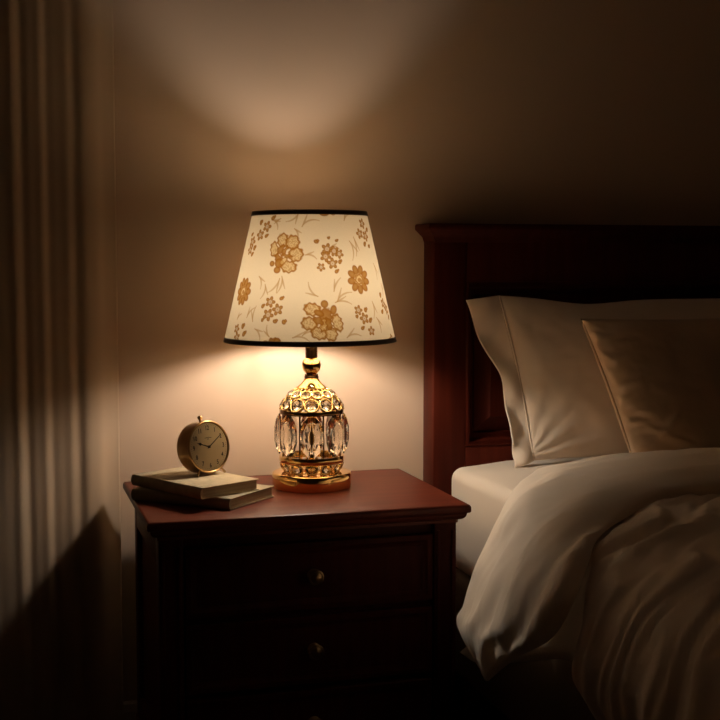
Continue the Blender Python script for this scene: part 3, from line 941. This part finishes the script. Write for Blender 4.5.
o = padded('cover_body', rows_body, 170, 190, body_wr, M['duvet'], None, power=0.38)
under_parent(o, duvet)

def band_wr(t, v, p):
    drape = sstep(3.6, 6.0, t)
    tip = sstep(11.0, 7.6, t)
    n1 = fbm(Vector((p.x * 2.2 + 5, p.y * 3.5, p.z * 2.5)))
    n2 = fbm(Vector((p.x * 6 + 1, p.y * 9, p.z * 4)))
    fan = v * 2.6 + 0.55 * n1 + 0.05 * t
    r = math.sin(2 * PI * fan) * 0.5 + 0.5
    fr = sstep(0.45, 1.0, v)
    return (0.003 + 0.012 * drape * (0.55 + 0.6 * fr)) * (r - 0.4) * tip + 0.012 * n1 * tip + 0.004 * n2
rows_band = [
    ((2.52, 2.15, 0.53), (2.52, 1.70, 0.53), (1, 0, 0.3), 0.040),
    ((2.40, 2.20, 0.610), (2.40, 1.77, 0.632), (0.3, 0, 1), 0.046),
    ((1.60, 2.21, 0.608), (1.60, 1.80, 0.636), Nu, 0.048),
    ((1.20, 2.21, 0.606), (1.20, 1.80, 0.636), Nu, 0.046),
    ((1.03, 2.19, 0.603), (1.02, 1.77, 0.632), (-0.15, 0, 1), 0.036),
    ((0.940, 2.10, 0.606), (0.895, 1.67, 0.632), (-0.45, 0.1, 0.9), 0.028),
    ((0.882, 2.035, 0.592), (0.815, 1.59, 0.626), (-0.80, 0.2, 0.55), 0.026),
    ((0.840, 2.012, 0.538), (0.755, 1.50, 0.615), (-0.92, 0.25, 0.35), 0.026),
    ((0.800, 1.985, 0.486), (0.708, 1.45, 0.575), (-0.97, 0.25, 0.2), 0.026),
    ((0.778, 1.988, 0.428), (0.698, 1.49, 0.520), (-0.97, 0.2, 0.1), 0.024),
    ((0.772, 2.012, 0.388), (0.718, 1.66, 0.436), (-1, 0.15, 0.05), 0.020),
    ((0.758, 1.88, 0.352), (0.752, 1.84, 0.342), Ns, 0.007),
]
o = padded('folded_back_band', rows_band, 170, 110, band_wr, M['linen'], None, power=0.42)
under_parent(o, duvet)

# flat sheet whose corner hangs out below the folded duvet
bm = bmesh.new()
sheet_rows = [
    ((1.30, 2.15, 0.596), (1.30, 1.40, 0.596)),
    ((1.00, 2.12, 0.594), (1.00, 1.40, 0.594)),
    ((0.928, 2.04, 0.580), (0.922, 1.40, 0.580)),
    ((0.908, 2.00, 0.500), (0.910, 1.40, 0.500)),
    ((0.880, 2.02, 0.430), (0.910, 1.40, 0.440)),
    ((0.845, 2.05, 0.375), (0.910, 1.40, 0.410)),
    ((0.815, 2.075, 0.335), (0.910, 1.40, 0.385)),
    ((0.802, 2.115, 0.300), (0.910, 1.40, 0.365)),
]
flat = [a + b for a, b in sheet_rows]
def sheet_pt(i, j, nu=60, nv=40):
    t = i / (nu - 1) * (len(flat) - 1)
    q = catmull(flat, t); v = j / (nv - 1)
    p = Vector(q[:3]).lerp(Vector(q[3:]), v)
    p.x += (q[3] - q[0]) * (sstep(0.0, 0.5, v) - v); p.z += (q[5] - q[2]) * (sstep(0.06, 0.42, v) - v)
    hang = sstep(3.0, 6.0, t)
    p.x += hang * 0.007 * math.sin(2 * PI * (v * 3.1 + 0.2))
    return p
add_grid(bm, sheet_pt, 60, 40)
fs = obj('flat_sheet', bm, M['sheet'], smooth=180)
sm = fs.modifiers.new('thickness', 'SOLIDIFY'); sm.thickness = 0.003; sm.offset = 0
tag(fs, 'cream flat sheet with a corner hanging out below the folded duvet', 'sheet')

# ------------------------------------------------------------------ pillows
def pillow_bm(w, h, thick, nu, nv, wr, pinch=0.06, pw=2.2, e=0.55, sag=0.0):
    """local x = width, z = height, front = -y"""
    bm = bmesh.new()
    def outline(a, b):
        x = w / 2 * a * (1 - pinch * (1 - b * b) * abs(a) ** 3 )
        z = h / 2 * b * (1 - pinch * (1 - a * a) * abs(b) ** 3 )
        if sag: z -= sag * math.exp(-((a + 0.42) / 0.3) ** 2) * sstep(0.0, 1.0, b)
        return x, z
    def gen(side):
        rowsV = []
        for i in range(nu):
            row = []
            for j in range(nv):
                a = math.sin(PI / 2 * (2 * i / (nu - 1) - 1)); b = math.sin(PI / 2 * (2 * j / (nv - 1) - 1))
                x, z = outline(a, b)
                env = max(0.0, (1 - abs(a) ** pw)) ** e * max(0.0, (1 - abs(b) ** pw)) ** e
                d = thick * env
                if side < 0:
                    d += wr(x, z, a, b) * min(1.0, env * 2.5)
                row.append((x, side * d, z))
            rowsV.append(row)
        return rowsV
    Fv, Bv = gen(-1), gen(1)
    VF = [[bm.verts.new(p) for p in r] for r in Fv]
    VB = [[VF[i][j] if i in (0, nu - 1) or j in (0, nv - 1) else bm.verts.new(Bv[i][j]) for j in range(nv)] for i in range(nu)]
    for V in (VF, VB):
        for i in range(nu - 1):
            for j in range(nv - 1):
                bm.faces.new((V[i][j], V[i + 1][j], V[i + 1][j + 1], V[i][j + 1]))
    return bm
def place(o, corner_bl, corner_tl, w, h):
    pass

# back pillow with a flanged pillowcase
def wrA(x, z, a, b):
    n = fbm(Vector((x * 5, z * 6, 1.7)))
    # pulls fanning from the lower left corner
    dx, dz = x + 0.33, z + 0.17
    ang = math.atan2(dz, dx + 0.02); dist = math.hypot(dx, dz)
    pull = math.sin(ang * 17 + 2 * n) * 0.006 * math.exp(-dist / 0.07)
    sag = math.sin(x * 21 + 4 * z + 2 * n) * 0.0025
    return 0.008 * n + pull + sag
PW_, PHt = 0.68, 0.355
pb = Vector((1.085, 2.420, 0.598)); ptl = Vector((1.040, 2.502, 0.946))
zax = (ptl - pb).normalized(); hgt = (ptl - pb).length
xax = Vector((1, 0.0, 0.0)); xax = (xax - zax * xax.dot(zax) * 0.6).normalized()
xx = Vector((1, -0.02, -0.012)).normalized()
yax = zax.cross(xx).normalized()
ctr = pb + zax * hgt / 2 + xx * PW_ / 2
rot = Matrix(((xx.x, yax.x, zax.x, ctr.x), (xx.y, yax.y, zax.y, ctr.y), (xx.z, yax.z, zax.z, ctr.z), (0, 0, 0, 1)))
pa = obj('pillow', pillow_bm(PW_, hgt, 0.068, 90, 70, wrA, 0.035, sag=0.013), M['linen'], smooth=180)
pa.data.transform(Matrix.Translation(-ctr) @ rot); pa.location = ctr; rot = Matrix.Translation(ctr)
tag(pa, 'large ivory bed pillow with a flanged open edge leaning on the headboard', 'pillow')
inv = rot.inverted()
# flange: from the seam to its loose outer edge
seam = [(1.040, 2.502, 0.946), (1.052, 2.488, 0.885), (1.064, 2.474, 0.822), (1.073, 2.459, 0.758), (1.079, 2.444, 0.700), (1.084, 2.431, 0.646), (1.088, 2.420, 0.598)]
outer = [(0.966, 2.508, 0.936), (0.982, 2.498, 0.880), (1.006, 2.484, 0.824), (1.033, 2.464, 0.764), (1.036, 2.448, 0.705), (1.041, 2.428, 0.645), (1.043, 2.412, 0.586)]
fl = [a + b for a, b in zip(seam, outer)]
bm = bmesh.new()
def fl_pt(i, j, nu=60, nv=16):
    t = i / (nu - 1) * (len(fl) - 1)
    q = catmull(fl, t); v = j / (nv - 1)
    p = Vector(q[:3]).lerp(Vector(q[3:]), v)
    p.y -= 0.010 * math.sin(PI * v) * math.sin(t * 2.3 + 0.7) + 0.006 * math.sin(t * 3.1) * v + 0.004 * v * math.sin(t * 9.0) * sstep(4.0, 6.0, t)
    return inv @ p
add_grid(bm, fl_pt, 60, 16)
f_ = obj('flange', bm, M['linen'], pa, smooth=180)
sm = f_.modifiers.new('thickness', 'SOLIDIFY'); sm.thickness = 0.003; sm.offset = 0
bm = bmesh.new()
add_tube(bm, [inv @ (Vector(catmull(seam, i / 40 * 6)) + Vector((0, -0.0015, 0))) for i in range(41)], 0.0022, 8)
obj('seam', bm, M['linen'], pa, smooth=180)

# satin cushion in front
def wrC(x, z, a, b):
    n = fbm(Vector((x * 7, z * 8, 4.2)))
    edge = math.exp(-(a + 1) / 0.22)
    gather = (math.sin(z * 120 + 6 * n + x * 60) + 0.6 * math.sin(z * 210 + 9 * n - x * 30)) * 0.0034 * edge
    dx, dz = x + 0.15, z + 0.08
    crease = 0.008 * math.exp(-((dx * 0.9 - dz * 1.0) / 0.010) ** 2 - ((dx + dz) / 0.045) ** 2)
    crease += 0.006 * math.exp(-((dx * 0.4 + dz + 0.03) / 0.009) ** 2 - ((dx - 0.01) / 0.05) ** 2)
    return 0.007 * n + gather + crease
cb = Vector((1.234, 2.244, 0.598)); ctl = Vector((1.161, 2.351, 0.899))
zax = (ctl - cb).normalized(); ch = (ctl - cb).length
CW = 0.46
xx = Vector((1, -0.02, 0.0)).normalized()
yax = zax.cross(xx).normalized()
ctr = cb + zax * ch / 2 + xx * CW / 2
rot = Matrix(((xx.x, yax.x, zax.x, ctr.x), (xx.y, yax.y, zax.y, ctr.y), (xx.z, yax.z, zax.z, ctr.z), (0, 0, 0, 1)))
pc = obj('cushion', pillow_bm(CW, ch, 0.066, 150, 120, wrC, 0.03, 3.0, 0.45), M['satin'], smooth=180)
pc.data.transform(Matrix.Translation(-ctr) @ rot); pc.location = ctr; LC = Matrix.Translation(-ctr) @ rot
tag(pc, 'champagne satin cushion leaning in front of the large ivory pillow', 'cushion')
bm = bmesh.new()
loop = []
def ol(a, b):
    return Vector((CW / 2 * a * (1 - 0.03 * (1 - b * b) * abs(a) ** 3), 0, ch / 2 * b * (1 - 0.03 * (1 - a * a) * abs(b) ** 3)))
for k in range(30): loop.append(ol(-1 + 2 * k / 30, -1))
for k in range(30): loop.append(ol(1, -1 + 2 * k / 30))
for k in range(30): loop.append(ol(1 - 2 * k / 30, 1))
for k in range(31): loop.append(ol(-1, 1 - 2 * k / 30))
add_tube(bm, [LC @ q for q in loop], 0.0028, 8)
obj('piping', bm, M['satin'], pc, smooth=180)

# ------------------------------------------------------------------ world and view
w = bpy.data.worlds.new('night'); scene.world = w
w.use_nodes = True
w.node_tree.nodes['Background'].inputs[0].default_value = (0.0, 0.0, 0.0, 1)
w.node_tree.nodes['Background'].inputs[1].default_value = 0.0
vs = scene.view_settings
vs.view_transform = 'Standard'; vs.look = 'None'; vs.exposure = 0.0; vs.gamma = 1.0
try: vs.use_curve_mapping = False
except Exception: pass
cy = scene.cycles
cy.max_bounces = 14; cy.diffuse_bounces = 7; cy.glossy_bounces = 6; cy.transmission_bounces = 14; cy.transparent_max_bounces = 12
cy.sample_clamp_indirect = 6.0
cy.caustics_refractive = True; cy.caustics_reflective = True
cy.blur_glossy = 0.6
cy.use_denoising = True
